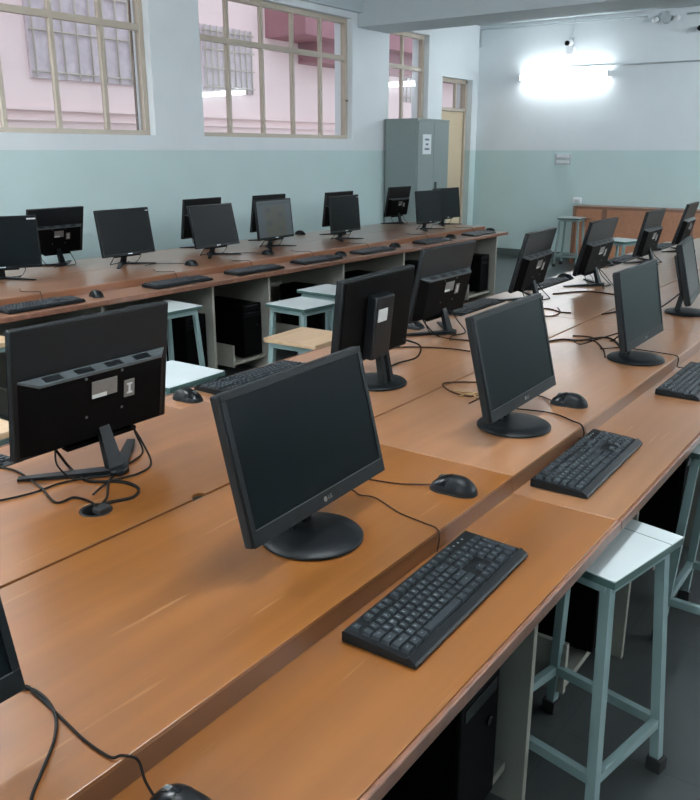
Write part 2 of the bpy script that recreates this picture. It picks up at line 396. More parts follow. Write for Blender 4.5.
for p, q in (((-3.2, .6, ZC), 'above the window row beside the viewer'), ((.4, 9.6, ZC), 'above the far right corner'),
             ((-.6, 1.4, ZC), 'above the near part of the centre row')):
    added_ceiling_tube(p, (0, 1, 0), 'added unseen tube light under the ceiling ' + q)
for x, q in ((-3.6, 'left'), (-.4, 'right')): tube_light((x, Y0, 2.45), (1,0,0), (0,1,0), 'added unseen tube light on the wall behind the viewer, the %s one' % q)  # unseen pair added for general light from behind
tube_light((X0+.06, 1.9, 3.04), (0,1,0), (1,0,0), 'added unseen tube light high on the window wall')  # unseen tube added to lift the light on the left side

def conduit(pts, r, label):
    b = MB(); b.tube(pts, r, m=M['pvc'], smooth_path=False); return tag(b.build('conduit_pipe'), label, 'pipe', 'wall conduits')
conduit([(X0+.03, Y1-.014, 2.86), (X0+.03, Y1-.014, 3.09), (-3.45, Y1-.014, 3.07)], .011, 'grey conduit pipe along the top of the back wall left of the round fitting')
conduit([(-2.98, Y1-.014, 3.06), (X1-.05, Y1-.014, 3.02)], .011, 'grey conduit pipe on the back wall right of the round fitting')
conduit([(-4.45, Y1-.012, 2.53), (X1-.05, Y1-.012, 2.50)], .010, 'thin conduit running right just above the glowing tube light')
t = empty('security_camera', (-4.42, Y1, 2.83)); tag(t, 'small white wall camera with dark lens above the tube light', 'camera')
b = MB(); b.box(-.03, .03, -.02, 0, -.02, .07, bev=.005); b.tube([(0,-.02,.05), (.01,-.06,.07), (0,-.10,.03)], .009); b.build('bracket', M['pvc'], t)
b = MB(); b.cyl((0, -.05, 0), (0, -.16, -.015), .04, n=20); b.box(-.055, .055, -.06, 0, -.15, -.05, bev=.012); b.build('housing', M['fixture'], t)
b = MB(); b.cyl((0, -.158, -.014), (0, -.175, -.016), .030, n=20); b.build('lens', M['gloss'], t)
b = MB(); b.tube([(.0,0-.008,.09), (.02,-.008,.20), (.03,-.008,.29)], .004); b.build('cable', M['pvc'], t)
t = empty('security_camera', (-2.80, Y1, 2.88)); tag(t, 'dark round lens of a camera at the right picture edge', 'camera')
b = MB(); b.cyl((0, 0, 0), (0, -.07, 0), .035, n=20); b.build('housing', M['fixture'], t)
b = MB(); b.cyl((0, -.07, 0), (0, -.085, 0), .03, n=20); b.build('lens', M['gloss'], t)
t = empty('ceiling_rose', (-3.22, Y1, 3.04)); tag(t, 'round white fitting with two lobes at the top of back wall', 'fitting')
b = MB(); b.cyl((0,0,0), (0,-.05,0), .075, .06, n=24); b.build('base', M['pvc'], t)
for s in (-1, 1):
    b = MB(); b.lathe([(0,-.03),(.03,-.025),(.042,0),(.03,.025),(0,.03)], n=16, mtx=Matrix.Translation((s*.13, -.04, -.02))); b.build('lobe', M['fixture'], t)
t = empty('switch_board', (-4.42, Y1, 1.36)); tag(t, 'pale switch plate on the green back wall below the tube light', 'switch')
b = MB(); b.box(-.115, .115, -.02, 0, -.075, .075, bev=.004); b.build('plate', M['pvc'], t)
for z in (-.035, .04):
    b = MB(); b.box(-.09, .09, -.026, -.018, z-.018, z+.018, bev=.003); b.build('switch_row', M['fixture'], t)
t = empty('socket_box', (-4.17, Y1, .80)); tag(t, 'small white socket box low on the back wall above the orange cupboard', 'socket')
b = MB(); b.box(-.06, .06, -.04, 0, -.025, .055, bev=.012); b.build('cover', M['fixture'], t)
b = MB(); b.box(-.03, .03, -.044, -.038, -.01, .03, bev=.002); b.build('socket', M['pvc'], t)

# ------------------------------------------------------------------ steel cabinet
cb = empty('steel_cabinet', (-5.515, 9.14, 0)); tag(cb, 'tall grey green steel cabinet with a paper notice on its door', 'cabinet')
cx, cy, cz = .235, .38, 1.84
b = MB(); b.box(-cx+.005, cx-.02, -cy, cy, .06, cz, bev=.004); b.box(-cx, cx-.005, -cy-.008, cy+.008, cz-.03, cz, bev=.003); b.build('body', M['almirah'], cb)
for s in (-1, 1):
    for q in (-1, 1):
        b = MB(); b.box(s*(cx-.07)-.02, s*(cx-.07)+.02, q*(cy-.05)-.02, q*(cy-.05)+.02, 0, .06); b.build('foot', M['almirah_dark'], cb)
for s in (-1, 1):
    b = MB(); b.box(cx-.02, cx, min(s*.003, s*(cy-.01)), max(s*.003, s*(cy-.01)), .09, cz-.035, bev=.003)
    d_ = b.build('door', M['almirah'], cb)
    if s == -1:
        b = MB(); b.box(cx+.0005, cx+.0025, -.27, -.07, 1.43, 1.66); nt_ = b.build('paper_notice', M['paper'], d_)
    else:
        b = MB(); b.box(cx, cx+.03, .03, .05, .95, 1.1, bev=.004); b.build('handle', M['almirah_dark'], d_)
b = MB()
for i, (w_, z) in enumerate(((.10, 1.60), (.06, 1.545), (.11, 1.49))): b.box(cx+.0026, cx+.003, -.17-w_/2, -.17+w_/2, z-.011, z+.011)
tt = b.build('notice_print', M['ink'], cb)

# ------------------------------------------------------------------ low cupboard at the back wall
cp = empty('low_cupboard', (-4.10, 10.86, 0)); tag(cp, 'long orange brown low cupboard standing against the back wall', 'cupboard')
Lc = 3.3; D_ = .31
b = MB(); b.box(0, Lc, 0, D_, .735, .765, bev=.003); b.build('top', M['orange_dark'], cp)
b = MB(); b.box(.02, Lc-.02, .012, D_, .08, .735); b.build('body', M['orange'], cp)
b = MB(); 
for q0, q1 in ((0, .045), (.40, .46), (1.5, 1.56), (Lc-.05, Lc)):
    b = MB(); b.box(q0, q1, 0, .03, 0, .735, bev=.002); b.build('frame_post', M['orange_dark'], cp)
for z0_, z1_ in ((.50, .72), (.29, .48), (.09, .27)):
    b = MB(); b.box(.05, .395, -.002, .014, z0_, z1_, bev=.003); dw = b.build('drawer', M['orange'], cp)
    b = MB(); b.box(.18, .27, -.02, -.002, (z0_+z1_)/2-.006, (z0_+z1_)/2+.006, bev=.003); b.build('handle', M['orange_dark'], dw)
for a, c in ((.47, 1.49), (1.57, Lc-.06)):
    b = MB(); b.box(a, c, 0, .014, .09, .72, bev=.003); b.build('front_panel', M['orange'], cp)

# ------------------------------------------------------------------ computer desks
ZL, ZR = .70, .745
def desk(origin, rz, length, panels, cpus, label, group, hole=None, notch=None, wd='wood', rs='wood_edge', pm='panel'):
    """local x: 0 at the seam towards the sitter, y along; panels and cpus are local y"""
    d = empty('computer_desk', origin, rz); tag(d, label, 'desk', group)
    g = .0008
    b = MB(); b.box(.002, .505, g, length-g, ZR-.007, ZR, bev=.0014)
    top = b.build('worktop', M[wd], d)
    if hole or notch:
        c = MB()
        if hole: c.cyl((hole[0], hole[1], ZR-.1), (hole[0], hole[1], ZR+.1), .031, n=28)
        if notch: c.cyl((.0, notch, ZR-.1), (.0, notch, ZR+.1), .019, n=28)
        cut = c.build('cutter'); md = top.modifiers.new('h', 'BOOLEAN'); md.object = cut; md.operation = 'DIFFERENCE'; md.solver = 'EXACT'
        cut.parent = d
        bpy.context.view_layer.update()
        dg = bpy.context.evaluated_depsgraph_get(); me = bpy.data.meshes.new_from_object(top.evaluated_get(dg))
        top.modifiers.clear(); top.data = me; bpy.data.objects.remove(cut)
        if hole:
            c = MB(); n = 28
            c.lathe([(.029, -.03), (.029, .001), (.0335, .002), (.0345, .0004), (.0345, -.0005)], n=n, mtx=Matrix.Translation((hole[0], hole[1], ZR))); c.build('cable_grommet', M['rubber'], d)
    b = MB(); b.box(.487, .5046, g, length-g, ZL+.0002, ZR-.0071, bev=.0006); b.build('riser', M[rs], d)
    b = MB(); b.box(.30, .753, g, length-g, ZL-.026, ZL, bev=.002); b.build('keyboard_shelf', M[wd], d)
    b = MB(); b.box(.753, .763, g, length-g, ZL-.027, ZL+.0003, bev=.004, seg=3); b.build('edge_band', M['band'], d)
    b = MB(); b.box(.012, .028, .02, length-.02, .12, ZR-.031); b.build('back_panel', M[pm], d)
    for y in panels:
        b = MB(); b.box(.028, .648, y-.008, y+.008, 0, ZL-.0265); pn = b.build('side_panel', M[pm], d)
        b = MB(); b.box(.6482, .650, y-.009, y+.009, 0, ZL-.0265); b.build('edge_strip', M['panel_edge'], pn)
    for (yc, yl, yp) in cpus:
        b = MB(); b.box(.12, .60, yl, yp-.009, .085, .103); sh = b.build('cpu_shelf', M[pm], d)
        b = MB(); b.box(.6002, .602, yl, yp-.009, .084, .104); b.build('edge_strip', M['panel_edge'], sh)
        b = MB(); b.box(.25, .60, yl-.016, yl, .07, .22); pn = b.build('low_divider', M[pm], d)
        b = MB(); b.box(.6002, .602, yl-.017, yl, .07, .22); b.build('edge_strip', M['panel_edge'], pn)
    return d

SEAM = -1.225
Ys = [-2.1, -.22, 1.66, 3.54, 5.42, 7.60]
pos_txt = ['beside the viewer, mostly out of the picture', 'nearest the camera', 'second along from the camera', 'third along from the camera', 'at the far end by the back wall']
Rpan = [-.95, .62, 1.50, 2.22, 3.09, 3.95, 4.85, 5.75, 6.65, 7.58]
Rcpu = [(.33, .12, .62), (1.20, .98, 1.50), (2.03, 1.87, 2.22), (2.92, 2.70, 3.09), (3.78, 3.55, 3.95), (4.68, 4.45, 4.85), (5.58, 5.45, 5.75)]
for k in range(5):
    a, c = Ys[k], Ys[k+1]; ln = c-a; WK = dict(wd='wood_mid', rs='riser_mid') if k > 1 else {}
    if k > 0:
        desk((SEAM, a, 0), 0, ln, [y-a for y in Rpan if a < y < c], [tuple(v-a for v in q) for q in Rcpu if a < q[0] < c and a < q[1] and q[2] < c],
             'teak laminate desk facing the right aisle, ' + pos_txt[k], 'right side desks of the centre row', **WK)
        dd = desk((SEAM-.004, c, 0), math.pi, ln, [c-y for y in Rpan if a < y < c], [], 'teak laminate desk, centre row left half, ' + pos_txt[k],
             'left side desks of the centre row', hole=(.125, c-.97) if k == 1 else None, **WK, notch=(c-1.15) if k == 1 else None)
# far row by the windows
FR = R(-1.0); FO = Vector((-4.375, 2.0, 0))
def far(x, y):   # local along-row coordinates to world
    v = Matrix.Rotation(FR, 3, 'Z') @ Vector((x, y-2.0, 0)); return FO + v
Yf = [-.1, 1.83, 3.76, 5.69, 7.62]
Fpan = [.9, 2.0, 2.84, 3.68, 4.21, 5.05, 5.90, 6.75, 7.60]
Fcpu = [(2.65, 2.4, 2.84), (3.47, 3.25, 3.68), (4.05, 3.90, 4.21), (4.87, 4.65, 5.05), (5.65, 5.5, 5.9), (6.57, 6.35, 6.75), (7.42, 7.15, 7.60)]
ft = ['cut by the left picture edge', 'second from the left', 'third, carrying the web page monitor', 'at the far end by the steel cabinet']
for k in range(4):
    a, c = Yf[k], Yf[k+1]; ln = c-a; p = far(0, a)
    desk(p, FR, ln, [y-a for y in Fpan if a < y < c], [tuple(v-a for v in q) for q in Fcpu if a < q[1] and q[2] < c+.01],
         'brown room side desk of the window row, ' + ft[k], 'room side desks of the window row', wd='wood_far', rs='riser_far', pm='panel_lit')
    p = far(-.004, c)
    desk(p, FR+math.pi, ln, [c-y for y in Fpan if a < y < c], [], 'brown wall side desk of the window row, ' + ft[k], 'wall side desks of the window row', wd='wood_far', rs='riser_far', pm='panel_lit')

# ------------------------------------------------------------------ computer towers
def make_cpu():
    t = empty('computer_tower')
    b = MB(); b.box(-.21, .195, -.0875, .0875, .012, .37, bev=.003); b.build('case', M['black2'], t)
    b = MB(); b.box(.195, .212, -.0885, .0885, .012, .372, bev=.006); f = b.build('front_panel', M['black2'], t)
    for z in (.30, .345):
        b = MB(); b.box(.211, .2145, -.072, .072, z-.016, z+.016, bev=.002); b.build('drive_bay', M['gloss'], f)
    b = MB(); b.cyl((.211, .04, .225), (.216, .04, .225), .011, n=16); b.build('power_button', M['gloss'], f)
    for s in (-1, 1):
        for q in (-1, 1):
            b = MB(); b.cyl((s*.16, q*.06, 0), (s*.16, q*.06, .013), .012, n=12); b.build('foot', M['rubber'], t)
    return t
cpu0 = None
def place_cpu(x, y, z, rz, label, group):
    global cpu0
    if cpu0 is None: cpu0 = make_cpu(); o = cpu0
    else: o = copy_tree(cpu0)
    o.location = (x, y, z); o.rotation_euler = (0, 0, rz); tag(o, label, 'computer', group)
for y, tx in ((1.300, 'black computer tower under the front edge left of the nearest stool'), (2.10, 'black computer tower behind the legs of the nearest stool'), (2.975, 'black computer tower behind the stool at the right picture edge')):
    place_cpu(-.815, y, .1035, 0, tx, 'towers under the right desks')
for y, tx in ((2.73, 'black computer tower under the window row left of every stool'), (3.57, 'black computer tower behind the white stool nearest the large monitor back'), (4.09, 'black computer tower in the open bay right of the white stool leg'),
              (4.94, 'black computer tower behind the pair of white stools'), (5.79, 'black computer tower under the window row behind the round based monitor back'),
              (6.64, 'black computer tower second from the end of the window row'), (7.47, 'black computer tower at the far end of the window row')):
    p = far(.385, y); place_cpu(p.x, p.y, .1035, FR, tx, 'towers under the window row')

# ------------------------------------------------------------------ stools
def make_stool(white=True):
    t = empty('stool'); H_ = .635; s = .150
    zt = H_-.022
    b = MB(); b.box(-s, s, -s, s, H_-.020, H_-.003, bev=.002)
    seat = b.build('seat', M['lam_edge'] if white else M['pine'], t)
    b = MB(); b.box(-s+.0005, s-.0005, -s+.0005, s-.0005, H_-.003, H_, bev=.0008); b.build('seat_top', M['lam_white'] if white else M['pine'], seat)
    a0, a1 = .118, .152
    b = MB(); f = .120
    for q in (-1, 1):
        b.box(-f, f, q*f-.0125, q*f+.0125, H_-.046, H_-.021, bev=.0015); b.box(q*f-.0125, q*f+.0125, -f, f, H_-.046, H_-.021, bev=.0015)
    b.build('seat_frame', M['mint'], t)
    def leg_at(i, j, z):
        k = (H_-.03-z)/(H_-.03); r = a0+(a1-a0)*k; return Vector((i*r, j*r, z))
    for i in (-1, 1):
        for j in (-1, 1):
            p, q = leg_at(i, j, .0), leg_at(i, j, H_-.03); h = .0115
            b = MB(); vs = []
            for c in (p, q):
                for u, v in ((-h,-h),(h,-h),(h,h),(-h,h)): vs.append((c.x+u, c.y+v, c.z + (.012 if c is p else 0)))
            b.add(vs, [(3,2,1,0),(4,5,6,7),(0,1,5,4),(1,2,6,5),(2,3,7,6),(3,0,4,7)])
            lg = b.build('leg', M['mint'], t)
            b = MB(); b.box(p.x-.019, p.x+.019, p.y-.019, p.y+.019, 0, .038, bev=.003); b.build('rubber_foot', M['rubber'], lg)
    z = .14; e = leg_at(1, 1, z).x
    for ax, s_ in ((0,-1),(0,1),(1,-1),(1,1)):
        b = MB()
        if ax == 0: b.box(-e, e, s_*e-.0095, s_*e+.0095, z-.0125, z+.0125, bev=.0015)
        else: b.box(s_*e-.0095, s_*e+.0095, -e, e, z-.0125, z+.0125, bev=.0015)
        b.build('foot_rail', M['mint'], t)
    return t
st = make_stool(True); tag(st, 'white topped stool with pale green legs in the aisle, nearest the camera', 'stool', 'stools')
st.location = (-.537, 1.685, 0); st.rotation_euler = (0, 0, R(-11.5))
for ch in st.children:
    if ch.name.startswith('seat') and 'frame' not in ch.name: seat0 = ch
# split line and raised plate of that one seat
wst = None
for x, y, rz, lab in ((-.36, 2.53, 0, 'white topped stool cut by the right picture edge'),
                      (-2.93, 3.62, -4, 'white topped stool, front one of the pair before the window row'),
                      (-3.09, 4.10, -2, 'white topped stool half hidden behind another white stool'),
                      (-3.49, 3.08, -3, 'white topped stool right of the big monitor back, under the window row'),
                      (-2.375, 2.105, 1, 'white stool top showing behind the desk edge beside a keyboard and mouse'),
                      (-4.00, 10.58, 4, 'white topped stool standing before the orange cupboard'),
                      (-2.57, 8.17, -18, 'white topped stool beyond the far end of the centre row')):
    o = copy_tree(st); o.location = (x, y, 0); o.rotation_euler = (0, 0, R(rz)); tag(o, lab, 'stool', 'stools')
b = MB(); b.box(-.1495, .1495, .090, .092, .6345, .6354); b.build('seat_split', M['lam_edge'], st)
b = MB(); b.cyl((.0, .03, .635), (.0, .03, .6362), .005, n=12); b.build('screw', M['silver'], st)
ws = make_stool(False); tag(ws, 'stool with a pale wooden top in front of the pair of white stools', 'stool', 'stools')
ws.location = (-2.355, 2.95, 0); ws.rotation_euler = (0, 0, R(2))
for x, y, rz, lab in ((-2.41, 1.24, 0, 'wooden topped stool glimpsed at the left edge beneath the big monitor back'),
                      (-3.54, 1.96, 0, 'wooden topped stool at the left edge under the window row')):
    o = copy_tree(ws); o.location = (x, y, 0); o.rotation_euler = (0, 0, R(rz)); tag(o, lab, 'stool', 'stools')

# ------------------------------------------------------------------ monitors
def stand_local(root, pts):
    mi = (Matrix.Translation(root.location) @ Matrix.Rotation(root.rotation_euler.z, 4, 'Z')).inverted()
    return [mi @ Vector(p) for p in pts]
def cable(parent, pts, r=.0022, m=None, world=True, name='cable'):
    b = MB(); b.tube(stand_local(parent, pts) if world else pts, r); return b.build(name, m or M['cable'], parent)

def panel_root(t, zb, tilt, w_, h_, dep, m):
    b = MB(); b.box(-dep, 0, -w_/2, w_/2, 0, h_, bev=.004)
    p = b.build('monitor_panel', m, t); p.location = (0, 0, zb); p.rotation_euler = (0, -tilt, 0); return p
def make_round():
    t = empty('monitor'); W, Hh = .437, .274
    p = panel_root(t, .069, R(13), W, Hh, .022, M['black'])
    # bezel border and screen
    b = MB(); b.box(.0002, .0030, -W/2+.001, W/2-.001, Hh-.013, Hh-.001, bev=.001); b.box(.0002, .0030, -W/2+.001, W/2-.001, .001, .030, bev=.001)
    b.box(.0002, .0030, -W/2+.001, -W/2+.013, .030, Hh-.013, bev=.001); b.box(.0002, .0030, W/2-.013, W/2-.001, .030, Hh-.013, bev=.001)
    b.build('bezel', M['black'], p)
    b = MB(); b.box(.0002, .0010, -W/2+.013, W/2-.013, .030, Hh-.013); b.build('screen', M['screen'], p)
    b = MB(); b.box(.0030, .0036, -W/2+.012, W/2-.012, .0292, .0308); b.build('bezel_line', M['silver'] if False else M['ledge'], p)
    mt = Matrix.Translation((.0031, .014, .0145)) @ Matrix(((0,0,1,0),(1,0,0,0),(0,1,0,0),(0,0,0,1)))
    text_mesh('brand_letters', 'LG', .0115, M['label'], p, mt)
    b = MB(); b.cyl((.003, -.002, .0145), (.0036, -.002, .0145), .0052, n=20); b.build('round_badge', M['label'], p)
    b = MB(); b.box(-.026, -.021, -W/2+.01, W/2-.01, .008, Hh-.008, bev=.002); b.build('rear_cover', M['black2'], p)
    b = MB(); b.box(-.062, -.024, -.030, .078, .012, .215, bev=.007); b.build('stand_box', M['black'], p)
    b = MB(); b.box(-.0636, -.0615, .012, .066, .135, .175); b.build('sticker', M['white'], p)
    b = MB()
    for s in (-1, 1):
        vs = [(-.085, s*.010, .008), (-.085, s*.030, .008), (-.060, s*.030, .008), (-.060, s*.010, .008),
              (-.062, s*.010, .12), (-.062, s*.026, .12), (-.042, s*.026, .12), (-.042, s*.010, .12)]
        b.add(vs, [(0,1,2,3),(4,5,6,7),(0,1,5,4),(1,2,6,5),(2,3,7,6),(3,0,4,7)])
    b.build('stand_neck', M['black'], t)
    b = MB(); b.lathe([(0, .0), (.096, .0), (.1005, .002), (.1005, .006), (.096, .0105), (.062, .0135), (.0, .015)], n=56, mtx=Matrix.Translation((-.026, -.012, 0)))
    b.build('round_base', M['black'], t)
    return t
def make_vee():
    t = empty('monitor'); W, Hh = .429, .300
    p = panel_root(t, .077, R(9), W, Hh, .018, M['black'])
    b = MB(); e = .009
    b.box(.0002, .0022, -W/2+.001, W/2-.001, Hh-e, Hh-.001, bev=.0008); b.box(.0002, .0022, -W/2+.001, W/2-.001, .001, .018, bev=.0008)
    b.box(.0002, .0022, -W/2+.001, -W/2+e, .018, Hh-e, bev=.0008); b.box(.0002, .0022, W/2-e, W/2-.001, .018, Hh-e, bev=.0008)
    b.build('bezel', M['gloss'], p)
    b = MB(); b.box(.0002, .0008, -W/2+e, W/2-e, .018, Hh-e); b.build('screen', M['screen'], p)
    b = MB(); b.box(.0022, .0027, -.018, .018, .007, .012); b.build('brand_badge', M['silver'], p)
    # rear swell with a vented ledge on top
    b = MB(); k = M['black2']
    zt = .186
    vs = [(-.018, -W/2+.012, .010), (-.018, W/2-.012, .010), (-.018, W/2-.012, zt), (-.018, -W/2+.012, zt),
          (-.046, -W/2+.045, .020), (-.046, W/2-.045, .020), (-.046, W/2-.045, zt-.006), (-.046, -W/2+.045, zt-.006)]
    b.add(vs, [(4,5,6,7),(0,1,5,4),(1,2,6,5),(3,0,4,7)]); b.build('rear_shell', k, p)
    b = MB()
    b.add([(-.018, -W/2+.012, zt+.0005), (-.018, W/2-.012, zt+.0005), (-.0465, W/2-.045, zt-.0055), (-.0465, -W/2+.045, zt-.0055),
           (-.018, -W/2+.012, zt-.004), (-.018, W/2-.012, zt-.004), (-.0465, W/2-.045, zt-.012), (-.0465, -W/2+.045, zt-.012)],
          [(0,1,2,3),(7,6,5,4),(3,2,6,7),(0,3,7,4),(1,5,6,2)], M['ledge'])
    for i in range(4):
        ya = -W/2+.072 + i*.082; yb = ya+.046
        x_a, x_b = -.0225, -.0420; f_ = lambda x: zt+.0008 - (-.018-x)/.0285*.006
        b.add([(x_a, ya, f_(x_a)), (x_a, yb, f_(x_a)), (x_b, yb, f_(x_b)), (x_b, ya, f_(x_b)),
               (x_a, ya, f_(x_a)-.003), (x_a, yb, f_(x_a)-.003), (x_b, yb, f_(x_b)-.003), (x_b, ya, f_(x_b)-.003)],
              [(0,1,2,3),(7,6,5,4),(0,3,7,4),(1,5,6,2),(3,2,6,7),(0,4,5,1)], M['black'])
    b.build('vent_ledge', None, p)
    b = MB(); b.box(-.0478, -.0462, -.035, .035, .117, .157); lb = b.build('rating_label', M['label'], p)
    b = MB(); b.box(-.0486, -.0479, -.005, .035, .117, .126); b.build('barcode_strip', M['white'], p)
    b = MB(); b.box(-.0478, -.0462, -.086, -.056, .098, .140); b.build('energy_sticker', M['label'], p)
    b = MB(); b.box(-.0486, -.0479, -.074, -.068, .106, .132); b.box(-.0486, -.0479, -.079, -.063, .106, .110); b.box(-.0486, -.0479, -.079, -.063, .128, .132); b.build('sticker_mark', M['white'], p)
    b = MB()
    for y in (-.05, .05):
        for z in (.075, .168): b.cyl((-.044, y, z), (-.0475, y, z), .0035, n=10)
    b.build('screw', M['ledge'], p)
    b = MB(); b.box(-.030, -.004, -.11, .09, -.008, .004, bev=.003); b.build('port_cover', M['black2'], p)
    # neck and vee foot: the corner of the vee is behind the panel
    vx = -.078
    b = MB()
    vs = [(vx-.008, -.022, .010), (vx-.008, .022, .010), (vx+.012, .020, .010), (vx+.012, -.020, .010),
          (-.046, -.013, .125), (-.046, .013, .125), (-.030, .012, .125), (-.030, -.012, .125)]
    b.add(vs, [(0,1,2,3),(4,5,6,7),(0,1,5,4),(1,2,6,5),(2,3,7,6),(3,0,4,7)]); b.build('stand_neck', M['black'], t)
    b = MB()
    for s in (-1, 1):
        a = R(47)*s; d = Vector((math.cos(a), math.sin(a), 0)); n = Vector((-d.y, d.x, 0)); o = Vector((vx-.012, 0, 0))
        p0, p1 = o, o + d*.225
        w0, w1, h0, h1 = .017, .010, .015, .006
        vs = [p0-n*w0, p0+n*w0, p1+n*w1, p1-n*w1]
        vs = [Vector((v.x, v.y, .0005)) for v in vs] + [Vector((vs[0].x, vs[0].y, h0)), Vector((vs[1].x, vs[1].y, h0)), Vector((vs[2].x, vs[2].y, h1)), Vector((vs[3].x, vs[3].y, h1))]
        b.add(vs, [(3,2,1,0),(4,5,6,7),(0,1,5,4),(1,2,6,5),(2,3,7,6),(3,0,4,7)])
    b.cyl((vx-.008, 0, .0003), (vx-.008, 0, .016), .026, n=6)
    b.build('vee_foot', M['black'], t)
    # power and signal leads hanging from the ports
    cable(t, [(-.035, .125, .085), (-.045, .13, .05), (-.055, .10, .012), (-.075, .05, .0035), (-.10, .01, .0035)], .0022, world=False)
    cable(t, [(-.035, -.09, .085), (-.06, -.10, .04), (-.11, -.08, .004), (-.135, -.02, .0035), (-.12, .05, .0035), (-.15, .12, .0035)], .0025, world=False)
    return t
rnd, vee = make_round(), make_vee(); used = set()
def monitor(proto, x, y, yaw, tilt, label, group):
    o = proto if proto not in used else copy_tree(proto); used.add(proto)
    o.location = (x, y, ZR+.0003); o.rotation_euler = (0, 0, R(yaw)); tag(o, label, 'monitor', group)
    for ch in o.children:
        if ch.name.startswith('monitor_panel'): ch.rotation_euler = (0, -R(tilt), 0); o['_p'] = ch.name
    return o
B2UP = .022
G1 = 'round based monitors facing the right aisle'
mA = monitor(rnd, -.880, 1.150, 2.5, 14, 'black monitor with blank screen on a round base, whole and nearest the camera', G1)
mB = monitor(rnd, -.845, 2.000, 1, 14, 'black round based monitor, second facing the aisle, mouse on its right', G1)
mC = monitor(rnd, -.806, 2.952, 0, 11, 'black round based monitor, third along the right side of the desks', G1)
mD = monitor(rnd, -.885, 3.985, 8, 14, 'black round based monitor cut by the right picture edge', G1)
mZ = monitor(rnd, -.852, .262, 0, 14, 'black monitor of which only a corner shows at the lower left edge', G1)
G2 = 'monitors seen from behind in the centre row'
mB2 = monitor(rnd, -1.448, 2.118, 183, 6, 'monitor back with a raised centre box and white sticker on a round base', G2)
for c_ in mB2.children:
    if c_.name.startswith('monitor_panel'): c_.location.z += B2UP
mA2 = monitor(vee, -1.570, 1.134, 180, 8, 'large black monitor back at the left with tangled cables around its foot', G2)
mC2 = monitor(vee, -1.678, 2.937, 180, 12, 'black monitor back with a vented ledge, right of the round based one', G2)
mD2 = monitor(vee, -1.715, 3.925, 184, 14, 'black monitor back leaning over the bright reflection, left of the mouse', G2)
mE2 = monitor(vee, -1.608, 4.539, 180, 14, 'black monitor back with angled foot in front of the white stool and cupboard', G2)
mF2 = monitor(vee, -1.657, 5.729, 181, 12, 'black monitor back, second from the far end of the centre row', G2)
mG2 = monitor(vee, -1.633, 6.531, 184, 15, 'farthest black monitor back of the centre row before the cupboard', G2)
G3 = 'monitors facing the room in the window row'
f_ = []
for x, y, yaw, tl, lab in ((-4.400, 2.683, -25, 7, 'black monitor with blank screen cut by the left picture edge, window row'),
        (-4.334, 3.564, 2, 9, 'blank monitor facing the room under the gap between the two large windows'),
        (-4.223, 4.275, 1, 13, 'blank monitor in the window row with a diagonal reflection, another monitor behind it'),
        (-4.236, 4.933, 3, 6, 'monitor in the window row showing a dim web page'),
        (-4.121, 5.704, 3, 5, 'blank window row monitor with a corner tag, right of the web page'),
        (-4.004, 6.908, -1, 6, 'left of two blank monitors side by side before the steel cabinet'),
        (-4.131, 7.482, -5, 6, 'right of two blank monitors side by side, farthest in the window row')):
    f_.append(monitor(vee, x, y, yaw, tl, lab, G3))
G4 = 'monitors turned to the windows'
bk_ = []
for x, y, yaw, tl, lab in ((-4.788, 3.305, 181, 11, 'black monitor back with label facing the room, leftmost in the window row'),
        (-4.761, 4.612, 184, 8, 'black monitor back behind the blank third monitor of the window row'),
        (-4.70, 5.33, 183, 8, 'dark monitor edge just behind the web page monitor'),
        (-4.518, 6.080, 182, 7, 'black monitor back behind the blank monitor right of the web page'),
        (-4.703, 7.365, 181, 10, 'black monitor back before the steel cabinet')):
    bk_.append(monitor(vee, x, y, yaw, tl, lab, G4))
for o in bpy.data.objects:
    if '_p' in o: del o['_p']
for o, dz in ((mC2, .006), (mD2, .022), (mE2, .004), (mF2, .024), (mG2, .010)):
    for c in o.children:
        if c.name.startswith('monitor_panel'): c.location.z -= dz
for o in f_:
    for c in o.children:
        if c.name.startswith('monitor_panel'): c.location.z -= .009; c.scale = (1, 1.035, 1)

# web page on one screen: dim backlit picture
ms = bpy.data.materials.new('web_page_screen'); ms.use_nodes = True; nt = ms.node_tree; bb = nt.nodes['Principled BSDF']
N, Lk = nt.nodes.new, nt.links.new
tc = N('ShaderNodeTexCoord'); sp = N('ShaderNodeSeparateXYZ'); Lk(tc.outputs['Object'], sp.inputs[0])
def rng(sock, a, c):
    g1 = N('ShaderNodeMath'); g1.operation = 'GREATER_THAN'; g1.inputs[1].default_value = a; Lk(sock, g1.inputs[0])
    g2 = N('ShaderNodeMath'); g2.operation = 'LESS_THAN'; g2.inputs[1].default_value = c; Lk(sock, g2.inputs[0])
    m_ = N('ShaderNodeMath'); m_.operation = 'MULTIPLY'; Lk(g1.outputs[0], m_.inputs[0]); Lk(g2.outputs[0], m_.inputs[1]); return m_.outputs[0]
def rect(y0, y1, z0, z1):
    m_ = N('ShaderNodeMath'); m_.operation = 'MULTIPLY'; Lk(rng(sp.outputs['Y'], y0, y1), m_.inputs[0]); Lk(rng(sp.outputs['Z'], z0, z1), m_.inputs[1]); return m_.outputs[0]
cur = None
base = (.045, .062, .075)
for i, (r_, c_) in enumerate((((-.12, .13, .02, .25), (.055, .053, .028)), ((-.10, -.05, .205, .235), (.02, .024, .03)), ((.04, .10, .16, .20), (.02, .024, .028)),
                              ((-.10, -.04, .10, .14), (.02, .024, .025)), ((.03, .09, .055, .085), (.025, .03, .03)), ((-.21, .21, .262, .277), (.02, .03, .036)))):
    mx = N('ShaderNodeMix'); mx.data_type = 'RGBA'; Lk(rect(*r_), mx.inputs[0]); mx.inputs[7].default_value = (*c_, 1)
    if cur is None: mx.inputs[6].default_value = (*base, 1)
    else: Lk(cur, mx.inputs[6])
    cur = mx.outputs[2]
